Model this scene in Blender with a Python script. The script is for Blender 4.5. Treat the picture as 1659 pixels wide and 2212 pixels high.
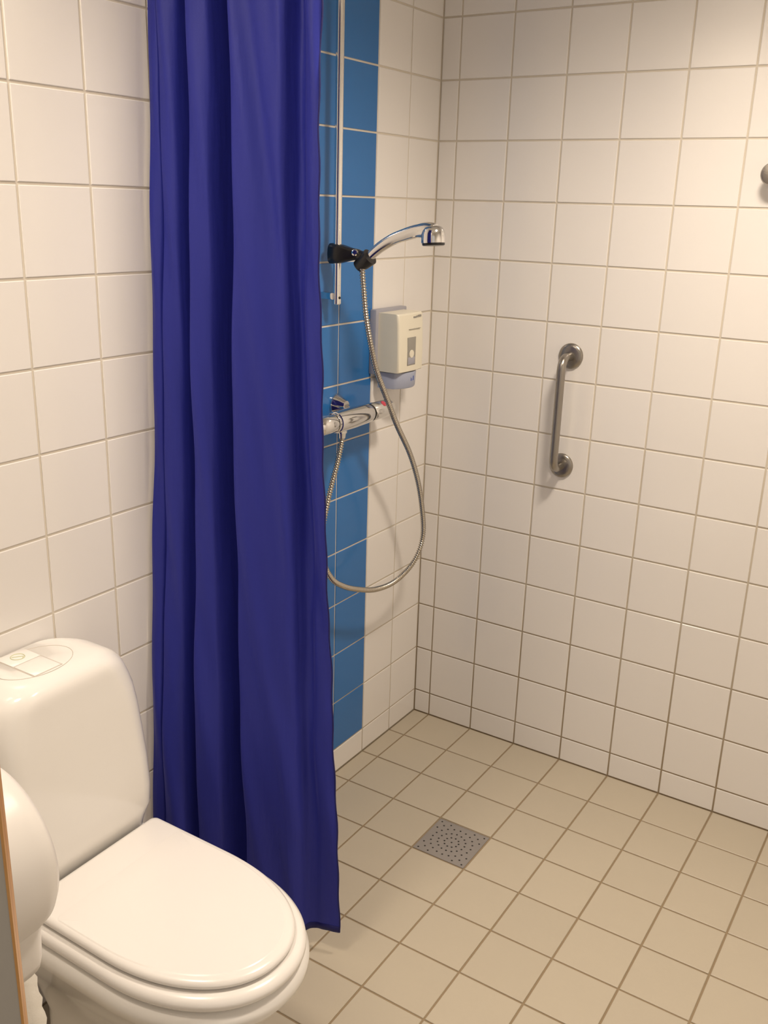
import bpy, bmesh, math, random
from mathutils import Vector, Matrix
from mathutils.geometry import delaunay_2d_cdt
random.seed(7)
PI = math.pi
C = bpy.context.scene.collection
for o in list(bpy.data.objects):
    bpy.data.objects.remove(o)

# ------------------------------------------------------------ camera
F = 2058.93
cam = bpy.data.cameras.new('camera'); camo = bpy.data.objects.new('camera', cam); C.objects.link(camo)
R_ = (0.84096117, 0.54033398, 0.02869655); D_ = (0.18908819, -0.24377345, -0.95122036); F_ = (-0.50698122, 0.80536556, -0.30717477)
camo.matrix_world = Matrix(((R_[0], -D_[0], -F_[0], 1.36824), (R_[1], -D_[1], -F_[1], -2.39196),
                            (R_[2], -D_[2], -F_[2], 1.55948), (0, 0, 0, 1)))
cam.sensor_fit = 'VERTICAL'; cam.sensor_height = 32; cam.lens = F*32/2212; cam.clip_start = .02
bpy.context.scene.camera = camo
# ------------------------------------------------------------ world, exposure
w = bpy.data.worlds.new('world'); bpy.context.scene.world = w; w.use_nodes = True
w.node_tree.nodes['Background'].inputs[0].default_value = (1, .90, .80, 1)
w.node_tree.nodes['Background'].inputs[1].default_value = .5
vs = bpy.context.scene.view_settings
vs.view_transform = 'Standard'; vs.look = 'None'; vs.gamma = 1; vs.use_curve_mapping = False; vs.exposure = 0.18
# ------------------------------------------------------------ lamps (recessed ceiling downlights)
CEIL = 2.40
LAMPS = [('shower', 1.0, -.80, 96), ('toilet', .30, -1.78, 35)]
LCOL = (1, .86, .71)
def lamp_light(x, y, power):
    l = bpy.data.lights.new('downlight', 'SPOT'); l.energy = power; l.color = LCOL
    l.spot_size = math.radians(150); l.spot_blend = .8; l.shadow_soft_size = .13
    o = bpy.data.objects.new('downlight_lamp', l); C.objects.link(o); o.location = (x, y, CEIL-.03)
    return o

# ------------------------------------------------------------ materials
def mat(name, col, rough=.5, metal=0, spec=.5, coat=0, bump=0, bscale=40, var=0, sheen=0, emit=None, es=0, trans=0):
    m = bpy.data.materials.new(name); m.use_nodes = True; nt = m.node_tree; b = nt.nodes['Principled BSDF']
    b.inputs['Base Color'].default_value = (*col, 1); b.inputs['Roughness'].default_value = rough
    b.inputs['Metallic'].default_value = metal; b.inputs['Specular IOR Level'].default_value = spec
    b.inputs['Coat Weight'].default_value = coat; b.inputs['Sheen Weight'].default_value = sheen
    if sheen: b.inputs['Sheen Tint'].default_value = (.35, .35, 1, 1)
    if emit: b.inputs['Emission Color'].default_value = (*emit, 1); b.inputs['Emission Strength'].default_value = es
    N = nt.nodes.new; L = nt.links.new
    tc = N('ShaderNodeTexCoord')
    if bump:
        n = N('ShaderNodeTexNoise'); n.inputs['Scale'].default_value = bscale; n.inputs['Detail'].default_value = 3
        L(tc.outputs['Object'], n.inputs['Vector'])
        bp = N('ShaderNodeBump'); bp.inputs['Strength'].default_value = bump; bp.inputs['Distance'].default_value = .002
        L(n.outputs['Fac'], bp.inputs['Height']); L(bp.outputs['Normal'], b.inputs['Normal'])
    if var:
        n2 = N('ShaderNodeTexNoise'); n2.inputs['Scale'].default_value = 6; n2.inputs['Detail'].default_value = 4
        L(tc.outputs['Object'], n2.inputs['Vector'])
        oi = N('ShaderNodeObjectInfo'); ad = N('ShaderNodeMath'); ad.operation = 'ADD'
        L(n2.outputs['Fac'], ad.inputs[0]); L(oi.outputs['Random'], ad.inputs[1])
        mr = N('ShaderNodeMapRange'); mr.inputs['From Min'].default_value = 0.2; mr.inputs['From Max'].default_value = 1.8
        mr.inputs['To Min'].default_value = 1-var; mr.inputs['To Max'].default_value = 1+var
        L(ad.outputs[0], mr.inputs['Value'])
        hs = N('ShaderNodeHueSaturation'); hs.inputs['Color'].default_value = (*col, 1)
        L(mr.outputs[0], hs.inputs['Value']); L(hs.outputs[0], b.inputs['Base Color'])
    return m
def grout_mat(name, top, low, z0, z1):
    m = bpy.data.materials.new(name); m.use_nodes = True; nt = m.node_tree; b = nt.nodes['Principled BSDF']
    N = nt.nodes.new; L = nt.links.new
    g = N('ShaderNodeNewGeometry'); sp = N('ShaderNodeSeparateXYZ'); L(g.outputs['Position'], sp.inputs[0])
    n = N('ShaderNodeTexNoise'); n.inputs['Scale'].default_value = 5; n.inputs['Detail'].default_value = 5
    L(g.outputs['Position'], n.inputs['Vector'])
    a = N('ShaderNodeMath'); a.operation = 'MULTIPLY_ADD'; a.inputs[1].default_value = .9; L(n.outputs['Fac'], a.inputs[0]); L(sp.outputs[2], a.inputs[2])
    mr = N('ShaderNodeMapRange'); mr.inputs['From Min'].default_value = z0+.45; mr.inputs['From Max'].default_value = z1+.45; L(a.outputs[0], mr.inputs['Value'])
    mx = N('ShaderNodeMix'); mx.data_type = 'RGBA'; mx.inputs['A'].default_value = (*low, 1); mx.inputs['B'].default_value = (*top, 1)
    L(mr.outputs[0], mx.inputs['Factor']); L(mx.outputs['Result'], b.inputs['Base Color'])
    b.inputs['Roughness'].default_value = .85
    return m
M = {}
M['white_tile'] = mat('white_tile', (.83, .80, .765), .16, bump=.05, bscale=18, var=.015)
M['blue_tile'] = mat('blue_tile', (.028, .165, .46), .16, bump=.05, bscale=18, var=.02)
M['floor_tile'] = mat('floor_tile', (.515, .455, .355), .42, bump=.15, bscale=120, var=.04)
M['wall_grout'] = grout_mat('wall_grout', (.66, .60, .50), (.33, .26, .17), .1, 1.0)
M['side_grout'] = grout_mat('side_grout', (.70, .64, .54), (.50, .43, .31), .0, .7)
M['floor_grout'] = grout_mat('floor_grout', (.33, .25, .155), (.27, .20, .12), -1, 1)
M['ceiling'] = mat('ceiling_paint', (.82, .80, .76), .8, bump=.1, bscale=80)
M['painted'] = mat('painted_wall', (.72, .69, .64), .7, bump=.1, bscale=60)
M['porcelain'] = mat('porcelain', (.87, .845, .80), .12, coat=.3)
M['seat'] = mat('seat_plastic', (.89, .86, .82), .22)
M['groove_shade'] = mat('groove_shade', (.55, .5, .44), .6)  # faint shade in the cistern cover's grooves, painted as colour
M['green'] = mat('green_print', (.60, .62, .40), .5)
M['chrome'] = mat('chrome', (.78, .77, .75), .07, 1)
M['rail'] = mat('rail_chrome', (.86, .85, .82), .16, 1)
M['steel'] = mat('brushed_steel', (.37, .345, .31), .28, 1, bump=.1, bscale=300)
M['hose'] = mat('hose_steel', (.50, .46, .39), .25, 1)
M['black'] = mat('black_plastic', (.012, .011, .011), .3)
M['dark'] = mat('dark_hole', (.02, .017, .014), .8)
M['cream'] = mat('cream_plastic', (.78, .735, .60), .35)
M['greyp'] = mat('grey_plastic', (.36, .36, .41), .4)
M['bluegrey'] = mat('bluegrey_plastic', (.36, .39, .50), .35)
M['bluemark'] = mat('blue_print', (.10, .14, .40), .5)
M['window'] = mat('smoky_window', (.30, .285, .25), .25)
M['drain'] = mat('drain_steel', (.36, .335, .315), .5, .55, bump=.2, bscale=60, var=.1)
M['red'] = mat('red_mark', (.55, .06, .09), .4)
M['dispenser'] = mat('dispenser_plastic', (.80, .765, .72), .35)
M['paper'] = mat('paper', (.86, .82, .74), .9, bump=.3, bscale=150)
M['door'] = mat('grey_laminate', (.42, .385, .33), .5, bump=.05, bscale=200, var=.04)
M['lamp_glass'] = mat('lamp_glass', (.9, .9, .9), .4, emit=LCOL, es=6)
def wood():
    m = mat('oak_lipping', (.50, .25, .07), .45); nt = m.node_tree; N = nt.nodes.new; L = nt.links.new
    wv = N('ShaderNodeTexWave'); wv.inputs['Scale'].default_value = 14; wv.inputs['Distortion'].default_value = 3
    tc = N('ShaderNodeTexCoord'); L(tc.outputs['Object'], wv.inputs['Vector'])
    r = N('ShaderNodeValToRGB'); r.color_ramp.elements[0].color = (.46, .21, .055, 1); r.color_ramp.elements[1].color = (.56, .29, .09, 1)
    L(wv.outputs['Fac'], r.inputs[0]); L(r.outputs[0], nt.nodes['Principled BSDF'].inputs['Base Color'])
    return m
M['wood'] = wood()
def fabric(name, col):
    m = mat(name, col, .55, spec=.35, sheen=.18); nt = m.node_tree; N = nt.nodes.new; L = nt.links.new
    b = nt.nodes['Principled BSDF']; b.inputs['Sheen Roughness'].default_value = .4
    uv = N('ShaderNodeTexCoord'); mp = N('ShaderNodeMapping'); mp.inputs['Scale'].default_value = (1, 1, .12)
    L(uv.outputs['Object'], mp.inputs[0])
    n = N('ShaderNodeTexNoise'); n.inputs['Scale'].default_value = 26; n.inputs['Detail'].default_value = 3; L(mp.outputs[0], n.inputs['Vector'])
    n2 = N('ShaderNodeTexNoise'); n2.inputs['Scale'].default_value = 600; L(uv.outputs['Object'], n2.inputs['Vector'])
    b1 = N('ShaderNodeBump'); b1.inputs['Strength'].default_value = .55; b1.inputs['Distance'].default_value = .006; L(n.outputs['Fac'], b1.inputs['Height'])
    b2 = N('ShaderNodeBump'); b2.inputs['Strength'].default_value = .35; b2.inputs['Distance'].default_value = .0006; L(n2.outputs['Fac'], b2.inputs['Height']); L(b1.outputs[0], b2.inputs['Normal'])
    L(b2.outputs[0], b.inputs['Normal'])
    return m
M['fabric'] = fabric('blue_polyester', (.020, .027, .285))
M['hem'] = fabric('shaded_hem', (.008, .008, .10))  # darker blue: shade on the thick hem put into the colour

# ------------------------------------------------------------ helpers
def link(name, me, m, parent=None, smooth=False):
    o = bpy.data.objects.new(name, me); C.objects.link(o)
    if m is not None and not me.materials: me.materials.append(M[m])
    if smooth:
        for p in me.polygons: p.use_smooth = True
    if parent: o.parent = parent
    return o
def pyd(name, vs_, fs, m, parent=None, smooth=False, sharp=None):
    me = bpy.data.meshes.new(name); me.from_pydata([tuple(v) for v in vs_], [], fs); me.validate()
    bm = bmesh.new(); bm.from_mesh(me); bmesh.ops.recalc_face_normals(bm, faces=bm.faces); bm.to_mesh(me); bm.free()
    o = link(name, me, m, parent, smooth)
    if sharp: me.set_sharp_from_angle(angle=math.radians(sharp))
    return o
def bmobj(name, bm, m, parent=None, smooth=False, sharp=None):
    bmesh.ops.recalc_face_normals(bm, faces=bm.faces)
    me = bpy.data.meshes.new(name); bm.to_mesh(me); bm.free()
    o = link(name, me, m, parent, smooth)
    if sharp: me.set_sharp_from_angle(angle=math.radians(sharp))
    return o
def tag(o, label=None, cat=None, group=None, kind=None):
    if label: o['label'] = label
    if cat: o['category'] = cat
    if group: o['group'] = group
    if kind: o['kind'] = kind
    return o
def thing(name, loc, label, cat, group=None):
    o = bpy.data.objects.new(name, None); C.objects.link(o); o.location = loc; o.empty_display_size = .05
    tag(o, label, cat, group); bpy.context.view_layer.update()
    return o
def keep(o):          # meshes are written in room coordinates: re-express them relative to the thing's base
    if o.parent:
        p = o; off = Vector()
        q = o.parent
        while q: off += q.location; q = q.parent
        o.data.transform(Matrix.Translation(-off))
    return o
def box(bm, lo, hi, bev=0, seg=2):
    r = bmesh.ops.create_cube(bm, size=1)
    vv = r['verts']
    for v in vv:
        v.co = Vector([(lo[i]+hi[i])/2 + v.co[i]*(hi[i]-lo[i]) for i in range(3)])
    if bev:
        es = list({e for v in vv for e in v.link_edges})
        bmesh.ops.bevel(bm, geom=es, offset=bev, segments=seg, affect='EDGES', profile=.5)
def boxobj(name, lo, hi, m, parent=None, bev=0, seg=2):
    bm = bmesh.new(); box(bm, lo, hi, bev, seg)
    o = bmobj(name, bm, m, parent, smooth=bev > 0, sharp=40 if bev else None)
    return keep(o)
def frame(p, q):
    t = (q-p).normalized(); a = Vector((0, 0, 1)) if abs(t.z) < .9 else Vector((1, 0, 0))
    u = t.cross(a).normalized(); return u, t.cross(u).normalized()
def sweep(pts, rad, seg=16, cap=True):
    pts = [Vector(p) for p in pts]; n = len(pts); vs_ = []; fs = []
    if not hasattr(rad, '__len__'): rad = [rad]*n
    tans = [(pts[min(i+1, n-1)]-pts[max(i-1, 0)]).normalized() for i in range(n)]
    u, v = frame(pts[0], pts[0]+tans[0])
    for i in range(n):
        if i:
            ax = tans[i-1].cross(tans[i])
            if ax.length > 1e-7:
                an = tans[i-1].angle(tans[i]); Rm = Matrix.Rotation(an, 3, ax.normalized()); u = Rm @ u; v = Rm @ v
        for k in range(seg):
            a = 2*PI*k/seg; vs_.append(pts[i]+(u*math.cos(a)+v*math.sin(a))*rad[i])
    for i in range(n-1):
        for k in range(seg):
            fs.append((i*seg+k, i*seg+(k+1) % seg, (i+1)*seg+(k+1) % seg, (i+1)*seg+k))
    if cap: fs.append(tuple(range(seg))[::-1]); fs.append(tuple((n-1)*seg+k for k in range(seg)))
    return vs_, fs
def tube(name, pts, rad, m, parent=None, seg=16, sharp=50):
    v, f = sweep(pts, rad, seg); return keep(pyd(name, v, f, m, parent, True, sharp))
def lathe(name, o, ax, prof, m, parent=None, seg=32, sharp=40):
    # prof: (distance along axis, radius); radius 0 closes
    o = Vector(o); ax = Vector(ax).normalized(); pts = [o+ax*d for d, r in prof]
    u, v = frame(o, o+ax); vs_ = []; fs = []
    for (d, r) in prof:
        for k in range(seg):
            a = 2*PI*k/seg; vs_.append(o+ax*d+(u*math.cos(a)+v*math.sin(a))*max(r, 1e-5))
    n = len(prof)
    for i in range(n-1):
        for k in range(seg): fs.append((i*seg+k, i*seg+(k+1) % seg, (i+1)*seg+(k+1) % seg, (i+1)*seg+k))
    fs.append(tuple(range(seg))[::-1]); fs.append(tuple((n-1)*seg+k for k in range(seg)))
    return keep(pyd(name, vs_, fs, m, parent, True, sharp))
def catmull(P, n):
    P = [Vector(p) for p in P]; P = [P[0]*2-P[1]]+P+[P[-1]*2-P[-2]]; out = []
    ns = len(P)-3
    for i in range(n):
        t = i/(n-1)*ns; k = min(int(t), ns-1); t -= k; a, b, c, d = P[k:k+4]
        out.append(.5*((2*b)+(c-a)*t+(2*a-5*b+4*c-d)*t*t+(3*b-a-3*c+d)*t**3))
    return out
def resample(P, step):
    L = [0]
    for a, b in zip(P, P[1:]): L.append(L[-1]+(b-a).length)
    n = int(L[-1]/step); out = []; k = 0
    for i in range(n+1):
        s = L[-1]*i/n
        while k < len(L)-2 and L[k+1] < s: k += 1
        t = (s-L[k])/max(L[k+1]-L[k], 1e-9); out.append(P[k].lerp(P[k+1], min(max(t, 0), 1)))
    return out
def interp(x, pts):
    if x <= pts[0][0]: return pts[0][1]
    for (a, va), (b, vb) in zip(pts, pts[1:]):
        if x <= b: return va+(vb-va)*(x-a)/(b-a)
    return pts[-1][1]
def loft(name, secs, m, parent=None, sharp=45, capb=True, capt=True):
    n = len(secs[0]); vs_ = [v for s in secs for v in s]; fs = []
    for i in range(len(secs)-1):
        for k in range(n): fs.append((i*n+k, i*n+(k+1) % n, (i+1)*n+(k+1) % n, (i+1)*n+k))
    if capb: fs.append(tuple(range(n))[::-1])
    if capt: fs.append(tuple((len(secs)-1)*n+k for k in range(n)))
    return keep(pyd(name, vs_, fs, m, parent, True, sharp))

# ------------------------------------------------------------ room shell with single tiles
P = .15; A0 = .15134; B0 = .05476; Z0 = .07485
ROOM_X = 1.80; FRONT = -1.93; G = .0046; TH = .0022
tile_cache = {}
def tile_mesh(w_, h_, key):
    k = (round(w_, 4), round(h_, 4), key)
    if k not in tile_cache:
        c = min(.0012, w_/4, h_/4); a, b = w_/2, h_/2
        v = [(-a, -b, 0), (a, -b, 0), (a, b, 0), (-a, b, 0), (-a, -b, TH-.0008), (a, -b, TH-.0008), (a, b, TH-.0008), (-a, b, TH-.0008),
             (-a+c, -b+c, TH), (a-c, -b+c, TH), (a-c, b-c, TH), (-a+c, b-c, TH)]
        f = [(0, 1, 5, 4), (1, 2, 6, 5), (2, 3, 7, 6), (3, 0, 4, 7), (4, 5, 9, 8), (5, 6, 10, 9), (6, 7, 11, 10), (7, 4, 8, 11), (8, 9, 10, 11), (3, 2, 1, 0)]
        me = bpy.data.meshes.new('tile'); me.from_pydata(v, [], f); me.materials.append(M[key]); tile_cache[k] = me
    return tile_cache[k]
def cuts(first, end, start=0.0):
    out = [start]; x = first
    while x < end-.012:
        out.append(x); x += P
    out.append(end); return out
def lay(parent, us, vs_, place, key_of, skip=lambda i, j: False):
    for i in range(len(us)-1):
        for j in range(len(vs_)-1):
            if skip(i, j): continue
            w_ = us[i+1]-us[i]-G; h_ = vs_[j+1]-vs_[j]-G
            if w_ < .008 or h_ < .008: continue
            me = tile_mesh(w_, h_, key_of(i, j))
            o = bpy.data.objects.new('tile', me); C.objects.link(o); o.parent = parent
            mtx = place((us[i]+us[i+1])/2, (vs_[j]+vs_[j+1])/2)
            jit = Matrix.Rotation(random.gauss(0, .0012), 4, 'X') @ Matrix.Rotation(random.gauss(0, .0012), 4, 'Y')
            o.matrix_local = mtx @ jit
colsA = cuts(A0, -FRONT); colsB = cuts(B0, ROOM_X); rows = cuts(Z0, CEIL)
OUT = -3.3
# left wall (x = 0), inner face of tiles flush with x = 0
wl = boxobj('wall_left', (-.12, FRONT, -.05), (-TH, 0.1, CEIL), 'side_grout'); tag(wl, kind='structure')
MA = Matrix(((0, 0, 1, 0), (1, 0, 0, 0), (0, 1, 0, 0), (0, 0, 0, 1)))        # local z -> +x, x -> y, y -> z
lay(wl, colsA, rows, lambda u, v: Matrix.Translation((-TH, -u, v)) @ MA,
    lambda i, j: 'blue_tile' if i in (2, 3) and j > 0 else 'white_tile')
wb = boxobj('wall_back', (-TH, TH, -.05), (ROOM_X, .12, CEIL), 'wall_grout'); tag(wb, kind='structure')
MB = Matrix(((1, 0, 0, 0), (0, 0, -1, 0), (0, 1, 0, 0), (0, 0, 0, 1)))
lay(wb, colsB, rows, lambda u, v: Matrix.Translation((u, TH, v)) @ MB, lambda i, j: 'white_tile')
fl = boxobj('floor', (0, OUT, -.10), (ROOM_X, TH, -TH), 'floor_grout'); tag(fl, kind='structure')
colsF = cuts(A0, 2.06)
DX0, DX1, DY0, DY1 = B0+2*P, B0+3*P, -(A0+3*P), -(A0+2*P)
lay(fl, colsB, colsF, lambda u, v: Matrix.Translation((u, -v, -TH)), lambda i, j: 'floor_tile', skip=lambda i, j: (i == 3 and j == 3))
fx = boxobj('floor_corridor', (-.6, OUT, -.10), (0, FRONT-.1, -TH), 'floor_tile'); tag(fx, kind='structure')
# right wall: outside the photograph, the same tiles joined
wr = boxobj('wall_right', (ROOM_X, FRONT, -.05), (ROOM_X+.12, .12, CEIL), 'side_grout'); tag(wr, kind='structure')
bm = bmesh.new()
for i in range(len(colsA)-1):
    for j in range(len(rows)-1):
        box(bm, (ROOM_X-TH, -colsA[i+1]+G/2, rows[j]+G/2), (ROOM_X, -colsA[i]-G/2, rows[j+1]-G/2))
o = bmobj('tile', bm, 'white_tile', wr); o['kind'] = 'stuff'
# front wall with the doorway the photograph is taken through
bm = bmesh.new()
box(bm, (-.12, FRONT-.10, -.05), (.575, FRONT, CEIL)); box(bm, (1.66, FRONT-.10, -.05), (ROOM_X+.12, FRONT, CEIL)); box(bm, (.575, FRONT-.10, 2.08), (1.66, FRONT, CEIL))
wf = bmobj('wall_front', bm, 'painted'); tag(wf, kind='structure')
cl = boxobj('ceiling', (-.12, OUT, CEIL), (ROOM_X+.12, .12, CEIL+.1), 'ceiling'); tag(cl, kind='structure')
# open door leaf beside the doorway: grey laminate face, oak lipping
E0 = Vector((.706, -1.962, 0)); W = Vector((-.62, -.785, 0)).normalized(); Nn = Vector((-.785, .62, 0)).normalized()
def slab(name, a, b, z0, z1, t0, t1, m, parent=None):
    v = []
    for z in (z0, z1):
        for s, t in ((a, t0), (b, t0), (b, t1), (a, t1)): v.append(E0+W*s+Nn*t+Vector((0, 0, z)))
    return pyd(name, v, [(0, 1, 2, 3), (4, 5, 6, 7), (0, 1, 5, 4), (1, 2, 6, 5), (2, 3, 7, 6), (3, 0, 4, 7)], m, parent)
dr = slab('door_1', .0015, .86, .01, 2.05, 0, .04, 'door'); tag(dr, kind='structure')
slab('door_lipping', -.001, .0015, .01, 2.05, -.0005, .0405, 'wood', dr)['label'] = 'thin oak edge strip'
sc = E0+W*.04+Vector((0, 0, .805))
lathe('screw', sc, -Nn, [(-.001, .0045), (.001, .0045), (.0016, .003)], 'dark', dr)

# ------------------------------------------------------------ lamp fixtures
LL = {'shower': 'round white ceiling downlight over the shower corner', 'middle': 'round white ceiling downlight near the doorway in mid room',
      'toilet': 'round white ceiling downlight close to the wall above the toilet'}
for nm, x, y, pw in LAMPS:
    t = thing('ceiling_light', (x, y, CEIL), LL[nm], 'light')
    lathe('trim_ring', (x, y, CEIL), (0, 0, -1), [(0, .150), (.005, .150), (.010, .142), (.010, .130), (.002, .128)], 'ceiling', t)
    lathe('diffuser', (x, y, CEIL-.001), (0, 0, -1), [(0, .127), (.004, .125), (.006, .10)], 'lamp_glass', t)
    lamp_light(x, y, pw)

# ------------------------------------------------------------ floor drain
DC = ((DX0+DX1)/2, (DY0+DY1)/2)
dg = thing('floor_drain', (DC[0], DC[1], -TH), 'square steel drain grate with rings of small holes set in the tiled floor', 'drain')
hd = P/2-.0035
holes = [(0, 0)]
for r, n, ph in ((.019, 10, .2), (.036, 16, .1), (.054, 20, 0.05)):
    holes += [(r*math.cos(2*PI*k/n+ph), r*math.sin(2*PI*k/n+ph)) for k in range(n)]
for q in range(4):
    a0 = PI/4+q*PI/2
    holes += [(.071*math.cos(a0+d), .071*math.sin(a0+d)) for d in (-.27, 0, .27)] + [(.0885*math.cos(a0), .0885*math.sin(a0))]
pts = [Vector((-hd, -hd)), Vector((hd, -hd)), Vector((hd, hd)), Vector((-hd, hd))]; faces = [[0, 1, 2, 3]]
for hx, hy in holes:
    b = len(pts)
    for k in range(8): pts.append(Vector((hx+.0027*math.cos(2*PI*k/8), hy+.0027*math.sin(2*PI*k/8))))
    faces.append([b+k for k in range(8)])
res = delaunay_2d_cdt(pts, [], faces, 1, 1e-6)
vo, fo = res[0], res[2]
def inhole(f):
    c = sum((Vector(vo[i]) for i in f), Vector((0, 0)))/len(f)
    return any((c.x-a)**2+(c.y-b)**2 < .0026**2 for a, b in holes)
top = [list(f) for f in fo if not inhole(f)]
ed = {}
for f in top:
    for a, b in zip(f, list(f[1:])+[f[0]]): ed[(a, b)] = 1
nv = len(vo); V = [(v.x, v.y, .0012) for v in vo]+[(v.x, v.y, -.0004) for v in vo]
FF = [tuple(f) for f in top]+[tuple(i+nv for i in reversed(f)) for f in top]
for (a, b) in ed:
    if (b, a) not in ed: FF.append((b, a, a+nv, b+nv))
pyd('grate', V, FF, 'drain', dg)
bm = bmesh.new(); box(bm, (-hd, -hd, -.0001), (hd, hd, .0002)); bmobj('sump', bm, 'dark', dg)
bm = bmesh.new()
for lo, hi in (((-hd-.0012, -hd-.0012), (hd+.0012, -hd)), ((-hd-.0012, hd), (hd+.0012, hd+.0012)), ((-hd-.0012, -hd), (-hd, hd)), ((hd, -hd), (hd+.0012, hd))):
    box(bm, (*lo, 0), (*hi, .0018))
bmobj('frame', bm, 'drain', dg)

# ------------------------------------------------------------ shower curtain
ct = thing('shower_curtain', (.18, -1.04, .07), 'dark blue polyester shower curtain hanging in deep folds beside the toilet', 'curtain')
prof = [(.006, .010), (.018, .015), (.028, .014), (.031, .008), (.034, .013), (.038, .017), (.056, .020), (.070, .016), (.074, .002), (.076, -.018), (.081, -.030), (.087, -.020), (.094, .004),
        (.101, .020), (.118, .023), (.136, .019), (.142, .010), (.145, -.015), (.148, -.045), (.155, -.068), (.164, -.060), (.172, -.030), (.180, .002), (.188, .017), (.210, .020), (.240, .016), (.265, .014),
        (.284, .016), (.292, .010), (.296, -.006), (.302, -.020), (.314, -.018), (.328, -.002), (.346, .008), (.360, .008)]
base = catmull([(a, b, 0) for a, b in prof], 460)
ZT, ZB = 2.08, .045
xR = [(.066, .415), (.3, .406), (.47, .392), (.62, .385), (.87, .376), (1.19, .361), (1.5, .353), (1.87, .348), (2.1, .345)]
yL = [(.05, -1.135), (.5, -1.12), (1.05, -1.085), (1.5, -1.062), (1.78, -1.052), (2.1, -1.045)]
def hem_z(s): return .030+.030*s+.030*max(0, (s-.80)/.2)**2*0.0 + .006*math.sin(s*9)
NZ = 150; V = []; FF = []; NU = len(base)
def cpoint(i, t):
    p = base[i]; s = i/(NU-1); zb = interp(s, [(0, .05), (.5, .045), (.8, .038), (.9, .050), (.96, .060), (1, .060)])
    z = zb+(ZT-zb)*t; f = p.x/.36
    xr = interp(z, xR); yl = interp(z, yL); x = .008+(p.x-.006)*(xr-.008)/.354
    amp = 1.0+.25*math.exp(-z*2.5)*math.sin(f*7+1)+.06*math.sin(z*3+f*9)
    d = p.y*amp + .004*math.sin(z*4.1+f*15)*f + .003*math.sin(z*9+f*31) + .0016*math.sin(z*21+f*47)
    d *= 1-.65*max(0, min(1, (f-.76)/.06))*max(0, min(1, (.75-z)/.6))
    low = max(0, 1-z/.8); d += low*.012*math.sin(f*8.5+.6)*(1-f)
    y0 = yl+(-1.003-yl)*f
    return Vector((max(x+.003*math.sin(z*5+f*12)*f*(1-f)*4, .006), y0-d, z))
for j in range(NZ+1):
    for i in range(NU): V.append(cpoint(i, j/NZ))
for j in range(NZ):
    for i in range(NU-1): FF.append((j*NU+i, j*NU+i+1, (j+1)*NU+i+1, (j+1)*NU+i))
o = keep(pyd('cloth', V, FF, 'fabric', ct, True)); sm = o.modifiers.new('thickness', 'SOLIDIFY'); sm.thickness = .0008; sm.offset = 0
# bottom hem and edge seam
hb = []
for t in (0, .003, .0075):
    hb.append([cpoint(i, t)+Vector((.0007, -.0012, -.0005)) for i in range(0, NU, 2)])
nh = len(hb[0]); o = keep(pyd('hem', sum(hb, []), [(r*nh+i, r*nh+i+1, (r+1)*nh+i+1, (r+1)*nh+i) for r in range(2) for i in range(nh-1)], 'hem', ct, True))
sm = o.modifiers.new('thickness', 'SOLIDIFY'); sm.thickness = .0012
pts_ = [cpoint(NU-1, t/120)+Vector((.0014*math.sin(t*.9), 0, 0)) for t in range(0, 121)]
v, f = sweep(pts_, .0016, 6); keep(pyd('side_seam', v, f, 'hem', ct, True))
rod = tube('curtain_rod', [(0, -1.045, 2.13), (ROOM_X, -1.045, 2.13)], .0125, 'chrome'); tag(rod, 'straight chrome curtain rod across the room above the blue curtain', 'rod')
for k in range(9):
    x = .02+k*.04
    tube('ring', [(x, -1.045+.026*math.cos(a*PI/12), 2.110+.034*math.sin(a*PI/12)) for a in range(25)], .002, 'cream', ct, 6)

# ------------------------------------------------------------ toilet
YC = -1.44
tl = thing('toilet', (.32, YC, 0), 'white porcelain toilet with closed lid and rounded cistern against the tiled wall', 'toilet')
def dshape(xb, xf, hw, z, n=28, nb=6, rb=.012, front=.20, e=2.35):
    # straight back and sides, superelliptic front; counter-clockwise from back right
    pts = []; xs = xf-front
    for k in range(nb+1):
        a = PI/2*k/nb; pts.append((xb+rb-rb*math.sin(PI/2-a) if False else xb+rb*(1-math.cos(PI/2-a) if False else 1-math.sin(PI/2-a)), 0))
    pts = []
    half = []
    for k in range(nb+1):
        a = PI/2*k/nb; half.append((xb+rb-rb*math.cos(a), hw-rb+rb*math.sin(a)))
    for k in range(1, 6): half.append((xb+rb+(xs-xb-rb)*k/6, hw))
    for k in range(n+1):
        a = PI/2*k/n
        half.append((xs+front*math.sin(a)**(2/e), hw*math.cos(a)**(2/e) if k < n else 0))
    full = half+[(x, -y) for x, y in reversed(half[:-1])]
    return [Vector((x, YC+y, z)) for x, y in full]
FR = .235
def ds(xb, xf, hw, z, rb=.012, front=FR, e=2.12): return dshape(xb, xf, hw, z, rb=rb, front=front, e=e)
# bowl with rim and foot
loft('bowl', [ds(.10, .47, .105, 0, .03), ds(.10, .472, .106, .012, .03), ds(.11, .455, .095, .05, .03), ds(.11, .45, .093, .13, .03), ds(.10, .475, .108, .20, .03),
              ds(.08, .535, .135, .26, .03), ds(.07, .585, .156, .305, .03), ds(.06, .608, .167, .335, .03), ds(.06, .620, .174, .352, .03), ds(.06, .620, .174, .366, .03),
              ds(.062, .612, .168, .374, .03), ds(.068, .604, .162, .378, .03)], 'porcelain', tl, 60)
loft('seat_ring', [ds(.178, .602, .156, .3785), ds(.173, .612, .163, .3815), ds(.171, .6165, .1665, .388), ds(.171, .616, .166, .396), ds(.175, .609, .161, .4025), ds(.180, .600, .154, .405)], 'seat', tl, 60)
secs = [ds(.175, .586, .144, .4055), ds(.170, .594, .149, .407), ds(.1675, .599, .1525, .412), ds(.168, .5985, .152, .417), ds(.172, .592, .1485, .4215), ds(.178, .582, .142, .4230)]
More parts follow.
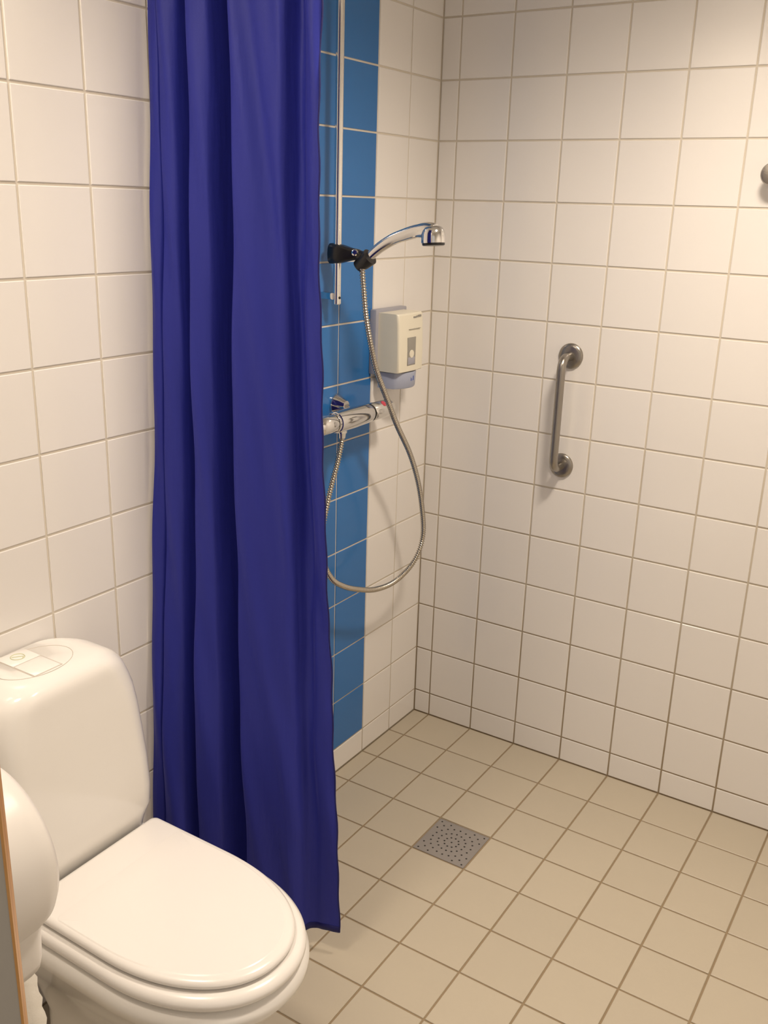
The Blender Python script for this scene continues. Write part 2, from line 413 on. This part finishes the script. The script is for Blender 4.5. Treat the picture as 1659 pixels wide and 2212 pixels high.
lid = loft('seat_lid', secs, 'seat', tl, 60)
# slightly raised panel of the lid
pan = [ds(.240, .583, .1435, .4226, .01), ds(.2455, .580, .141, .4238, .01), ds(.290, .560, .120, .4246, .01)]
loft('lid_panel', pan, 'seat', tl, 12)
def rr(xb, xf, hw, z, rf, rb, n=10):
    half = []
    for k in range(n+1):
        a = PI/2*k/n; half.append((xb+rb-rb*math.cos(a), hw-rb+rb*math.sin(a)))
    for k in range(n+1):
        a = PI/2*k/n; half.append((xf-rf+rf*math.sin(a), hw-rf+rf*math.cos(a)))
    for k in range(1, 6): half.append((xf, (hw-rf)*(1-k/5)))
    full = half+[(x, -y) for x, y in reversed(half[:-1])]
    return [Vector((x, YC+y, z)) for x, y in full]
cs = [(.30, .12, .13, .03, .02), (.36, .150, .145, .03, .02), (.395, .156, .149, .032, .02), (.416, .1595, .152, .034, .02), (.430, .163, .156, .036, .02), (.444, .168, .159, .036, .02), (.458, .1725, .1605, .036, .02), (.50, .175, .1615, .038, .022),
      (.56, .171, .1615, .04, .022), (.62, .166, .160, .044, .024), (.67, .162, .158, .048, .026), (.705, .1585, .155, .052, .03), (.728, .156, .150, .056, .034), (.747, .1545, .143, .058, .04),
      (.758, .1535, .136, .058, .045), (.767, .151, .127, .056, .05), (.774, .1465, .116, .05, .05), (.779, .140, .105, .045, .05), (.7825, .131, .094, .04, .045), (.7845, .120, .084, .04, .04), (.785, .110, .076, .04, .04)]
loft('cistern', [rr(.004, xf, hw, z, rf, rb) for z, xf, hw, rf, rb in cs], 'porcelain', tl, 70)
# cistern cover: seam line and flush button
def plate(name, x0, x1, y0, y1, z0, z1, m, parent, bev=.002):
    bm = bmesh.new(); box(bm, (x0, y0, z0), (x1, y1, z1), bev); return keep(bmobj(name, bm, m, parent, True, 40))
plate('flush_surround', -.0+.006, .112, -1.486, -1.426, .7840, .7853, 'groove_shade', tl, .0004)
fb = plate('flush_button', .008, .055, -1.4845, -1.4275, .7845, .7866, 'porcelain', tl, .0012)
fb2 = plate('flush_button', .0562, .1105, -1.4835, -1.4285, .7845, .7863, 'porcelain', tl, .0012)
def ringpts(cx, cy, r1, r2, z, n=24): return [(cx+r1*math.cos(2*PI*k/n), cy+r2*math.sin(2*PI*k/n), z) for k in range(n+1)]
sy = tube('flush_symbol', ringpts(.030, -1.456, .012, .012, .7868)+[(.036, -1.448, .7868), (.024, -1.464, .7868)], .0008, 'green', fb, 6); sy['label'] = 'pale green round flush symbol'
tube('cover_seam', ringpts(.066, -1.45, .052, .072, .7850, 48), .0006, 'groove_shade', tl, 6)

# ------------------------------------------------------------ toilet paper dispenser on the front wall
DX, DZ = .462, .811
dp = thing('paper_dispenser', (DX, FRONT, DZ), 'round white plastic jumbo toilet roll dispenser at the lower left, beside the door edge', 'dispenser')
lathe('drum', (DX, FRONT+.001, DZ), (0, 1, 0), [(0, .112), (.006, .117), (.06, .117), (.10, .116), (.115, .1125), (.124, .105), (.130, .092), (.133, .06), (.134, .02)], 'dispenser', dp, 64)
def neck(z, h): 
    out = []
    for k in range(32):
        a = 2*PI*k/32; c, s = math.cos(a), math.sin(a)
        out.append(Vector((DX+h*abs(c)**.4*(1 if c > 0 else -1), FRONT+.062+.060*abs(s)**.4*(1 if s > 0 else -1), z)))
    return out
loft('outlet', [neck(.664, .070), neck(.668, .079), neck(.680, .083), neck(.70, .085), neck(.725, .087), neck(.75, .094), neck(.79, .10)], 'dispenser', dp, 60)
V = []; FF = []
for j in range(31):
    t = j/30; z = .69-.32*t
    yr = FRONT+.118+.018*t+.002*math.sin(j*2.3); x = DX+.040+.012*math.sin(t*3)
    for i in range(7):
        s = i/6; V.append((x+.003*math.sin(s*5+t*4), FRONT+.02+(yr-FRONT-.02)*s, z-(.008*math.sin(s*13) if j == 30 else 0)))
for j in range(30):
    for i in range(6): FF.append((j*7+i, j*7+i+1, (j+1)*7+i+1, (j+1)*7+i))
pp = keep(pyd('paper_sheet', V, FF, 'paper', dp, True)); sm = pp.modifiers.new('t', 'SOLIDIFY'); sm.thickness = .0012
pp['label'] = 'strip of white toilet paper hanging down'

# ------------------------------------------------------------ shower rail, slider, handset, hose
RX, RY = .040, -.519
rl = thing('shower_rail', (RX, RY, 1.33), 'vertical chrome shower rail on the blue tiles', 'rail')
tube('pole', [(RX, RY, 1.335), (RX, RY, 2.12)], .0092, 'rail', rl, 20)
for z in (1.352, 2.10):
    boxobj('wall_bracket', (0, RY-.012, z-.010), (RX-.002, RY+.008, z+.006), 'chrome', rl, .002)
lathe('end_cap', (RX, RY, 1.331), (0, 0, 1), [(0, .008), (.002, .0098), (.012, .0098)], 'rail', rl, 20)
lathe('cap_hole', (RX+.0088, RY-.002, 1.347), (1, -.3, 0), [(0, .003), (.0012, .003)], 'dark', rl, 12)
# slider holder (black): tapered arm pointing into the room
sl = thing('shower_holder', (RX, RY, 1.445), 'black plastic holder gripping the chrome shower rail', 'holder')
def arm(x, hy, hz, z, n=20, y=RY):
    return [Vector((x, y+hy*abs(math.cos(a))**.6*(1 if math.cos(a) > 0 else -1), z+hz*abs(math.sin(a))**.6*(1 if math.sin(a) > 0 else -1))) for a in [2*PI*k/n for k in range(n)]]
loft('slider_arm', [arm(.023, .017, .0215, 1.447), arm(.025, .0185, .0235, 1.447), arm(.050, .0185, .0215, 1.447), arm(.074, .0145, .0145, 1.447, y=-.512), arm(.092, .0120, .0110, 1.4475, y=-.507), arm(.097, .008, .007, 1.4475, y=-.507)], 'black', sl, 50)
lathe('knob_button', (.089, -.5185, 1.451), (.55, -1, .25), [(0, .0078), (.005, .0078), (.0075, .005)], 'chrome', sl, 20)
cr = Vector((.108, -.505, 1.434)); dirh = Vector((.060, .0, .044)).normalized()
lathe('cradle', cr-dirh*.024, dirh, [(0, .009), (.001, .0145), (.016, .0175), (.034, .0195), (.041, .0195), (.0415, .0125)], 'black', sl, 24)
tube('cradle_neck', [(.085, -.507, 1.447), (.104, -.505, 1.440)], [.012, .015], 'black', sl, 16)
hs = thing('shower_handset', (.12, -.505, 1.44), 'curved chrome hand shower pointing into the shower corner', 'shower head')
hp = catmull([(.114, -.505, 1.438), (.130, -.505, 1.452), (.152, -.505, 1.468), (.182, -.505, 1.4845), (.212, -.505, 1.4955), (.243, -.505, 1.5045), (.268, -.505, 1.507), (.286, -.505, 1.502)], 60)
rad = [interp(i/59, [(0, .0105), (.08, .0112), (.5, .0135), (.75, .0155), (.88, .0190), (.96, .0215), (1, .021)]) for i in range(60)]
tube('handle', hp, rad, 'chrome', hs, 24, 80)
hc = Vector((.286, -.505, 1.504)); hd_ = Vector((.10, -.05, -1)).normalized()
lathe('head', hc-hd_*.014, hd_, [(0, .006), (.001, .014), (.004, .0205), (.010, .0245), (.018, .0265), (.034, .0272), (.037, .0265)], 'chrome', hs, 36, 50)
lathe('spray_face', hc+hd_*.0225, hd_, [(0, .025), (.004, .025), (.0055, .0235), (.0057, .010)], 'black', hs, 36)
hosep = [(.104, -.507, 1.428), (.105, -.51, 1.407), (.11, -.51, 1.365), (.115, -.507, 1.312), (.12, -.493, 1.247), (.12, -.463, 1.177), (.12, -.413, 1.102), (.12, -.358, 1.022), (.12, -.29, .935), (.12, -.241, .847),
         (.115, -.203, .757), (.11, -.183, .683), (.105, -.193, .629), (.1, -.233, .591), (.095, -.309, .569), (.09, -.395, .575), (.085, -.477, .602), (.08, -.534, .629), (.075, -.576, .662), (.072, -.608, .72),
         (.07, -.61, .792), (.068, -.586, .863), (.066, -.564, .911), (.063, -.54, .952), (.06, -.521, .995), (.06, -.519, 1.012)]
hpts = resample(catmull(hosep, 500), .0016)
ho = tube('shower_hose', hpts, [.0074 if i % 4 < 2 else .0048 for i in range(len(hpts))], 'hose', None, 10, 180)
tag(ho, 'ribbed steel shower hose looping down from the handset to the mixer', 'hose')

# ------------------------------------------------------------ thermostatic mixer
BX, BZ = .060, 1.054
mx = thing('shower_mixer', (BX, -.50, BZ), 'chrome thermostatic shower mixer on the blue tiles with a red mark on its knob', 'mixer')
lathe('body', (BX, -.552, BZ), (0, 1, 0), [(0, .022), (.003, .0265), (.02, .0275), (.07, .0270), (.12, .0250), (.144, .0240), (.150, .0220)], 'chrome', mx, 36)
lathe('knob_ring', (BX, -.404, BZ), (0, 1, 0), [(0, .0205), (.008, .0205)], 'dark', mx, 32)
tk = lathe('temperature_knob', (BX, -.397, BZ), (0, 1, 0), [(0, .0225), (.003, .0235), (.084, .0225), (.091, .020), (.093, .012)], 'rail', mx, 32)
lathe('flow_ring', (BX, -.552, BZ), (0, -1, 0), [(-.001, .0245), (.006, .0245)], 'chrome', mx, 32)
lathe('flow_knob', (BX, -.559, BZ), (0, -1, 0), [(0, .0225), (.003, .0240), (.055, .0225), (.062, .018)], 'chrome', mx, 32)
for yy in (-.462, -.612):
    lathe('wall_union', (0, yy, 1.078), (1, 0, 0), [(0, .027), (.003, .0275), (.007, .026), (.030, .014), (.033, .0125)], 'chrome', mx, 32, 30)
    tube('union_neck', [(.026, yy, 1.074), (BX-.004, yy, 1.058)], .011, 'chrome', mx, 20)
tube('hose_outlet', [(BX, -.519, 1.035), (BX, -.519, 1.024), (BX, -.519, 1.023), (BX, -.519, 1.011)], [.013, .013, .0105, .009], 'chrome', mx, 20)
lathe('temperature_mark', (BX+.0125, -.352, BZ+.0175), (.6, 0, .8), [(0, .0085), (.0022, .0080)], 'red', tk, 16)

# ------------------------------------------------------------ soap dispenser
sd = thing('soap_dispenser', (.0, -.24, 1.09), 'cream wall soap dispenser with grey back and push bar right of the blue tiles', 'dispenser')
boxobj('back_plate', (0, -.316, 1.136), (.020, -.166, 1.302), 'greyp', sd, .003)
def body(z, xf, y0=-.304, y1=-.182, x0=.0195):
    out = []
    n = 8; r = .008
    out += [Vector((x0, y0, z)), Vector((x0, y1, z))]
    for k in range(n+1):
        a = PI/2*k/n; out.append(Vector((xf-r+r*math.sin(a), y1-r+r*math.cos(a), z)))
    for k in range(1, 6): out.append(Vector((xf+.003*math.sin(PI*k/6), y1-r-(y1-y0-2*r)*k/6, z)))
    for k in range(n+1):
        a = PI/2*k/n; out.append(Vector((xf-r+r*math.cos(a), y0+r-r*math.sin(a), z)))
    return out
loft('cover', [body(1.144, .084), body(1.146, .086), body(1.20, .086), body(1.27, .083), body(1.290, .081), body(1.294, .077)], 'cream', sd, 35)
bb = []
for z, e in ((1.100, -.002), (1.103, .0), (1.138, .002), (1.1415, .0)):
    ring_ = [Vector((.0195, -.300, z)), Vector((.0195, -.186, z))]
    for k in range(13):
        t = k/12; ring_.append(Vector((.066+e+.022*math.sin(PI*t)**.8, -.190-.106*t, z)))
    bb.append(ring_)
loft('push_bar', bb, 'bluegrey', sd, 50)
fx_ = .0885
boxobj('window_frame', (.083, -.268, 1.160), (.0893, -.228, 1.233), 'window', sd, .001)
boxobj('sight_glass', (.084, -.2655, 1.163), (.0898, -.231, 1.182), 'greyp', sd, .001)
lathe('lock_cap', (.0885, -.2485, 1.190), (1, 0, 0), [(0, .011), (.0022, .0100)], 'cream', sd, 24)
for k, (a, b) in enumerate(((-.238, -.224), (-.222, -.214), (-.212, -.199))):
    boxobj('logo', (.081, a, 1.2805+.0012*k), (.0853, b, 1.2850+.0012*k), 'window', sd)
boxobj('cover_seam', (.083, -.262, 1.2535), (.0893, -.206, 1.2543), 'window', sd)
for a in (-.2475, -.2375):
    boxobj('bar_mark', (.084, a, 1.119), (.0892, a+.0055, 1.131), 'bluemark', sd)

# ------------------------------------------------------------ grab bar and round hook on the back wall
gb = thing('grab_bar', (.43, 0, 1.045), 'short vertical steel grab bar with round flanges on the white tiles', 'grab bar')
GZ1, GZ0 = 1.193, .895
for z in (GZ0, GZ1):
    f_ = lathe('flange', (.431, 0, z), (0, -1, 0), [(0, .0335), (.004, .0335), (.007, .031), (.009, .024), (.010, .013)], 'steel', gb, 40)
g = []
for k in range(9):
    a = PI/2*k/8; g.append((.431, -.031-.030*math.sin(a), GZ0+.030*(1-math.cos(a))))
path = [(.431, -.006, GZ0)]+g+[(.431, -.061, z) for z in (GZ0+.06, 1.0, 1.1, GZ1-.06)]+[(x, y, GZ0+GZ1-z) for x, y, z in reversed(g)]+[(.431, -.006, GZ1)]
tube('bar', path, .0115, 'steel', gb, 24, 80)
hk = thing('wall_hook', (.878, 0, 1.648), 'round steel wall hook at the right edge of the white tiles', 'hook')
lathe('rosette', (.878, 0, 1.648), (0, -1, 0), [(0, .018), (.004, .018), (.006, .015), (.0065, .008)], 'steel', hk, 32)
lathe('knob', (.878, -.005, 1.648), (0, -1, 0), [(0, .007), (.022, .007), (.026, .016), (.030, .0235), (.036, .0245), (.040, .022), (.042, .010)], 'steel', hk, 36)
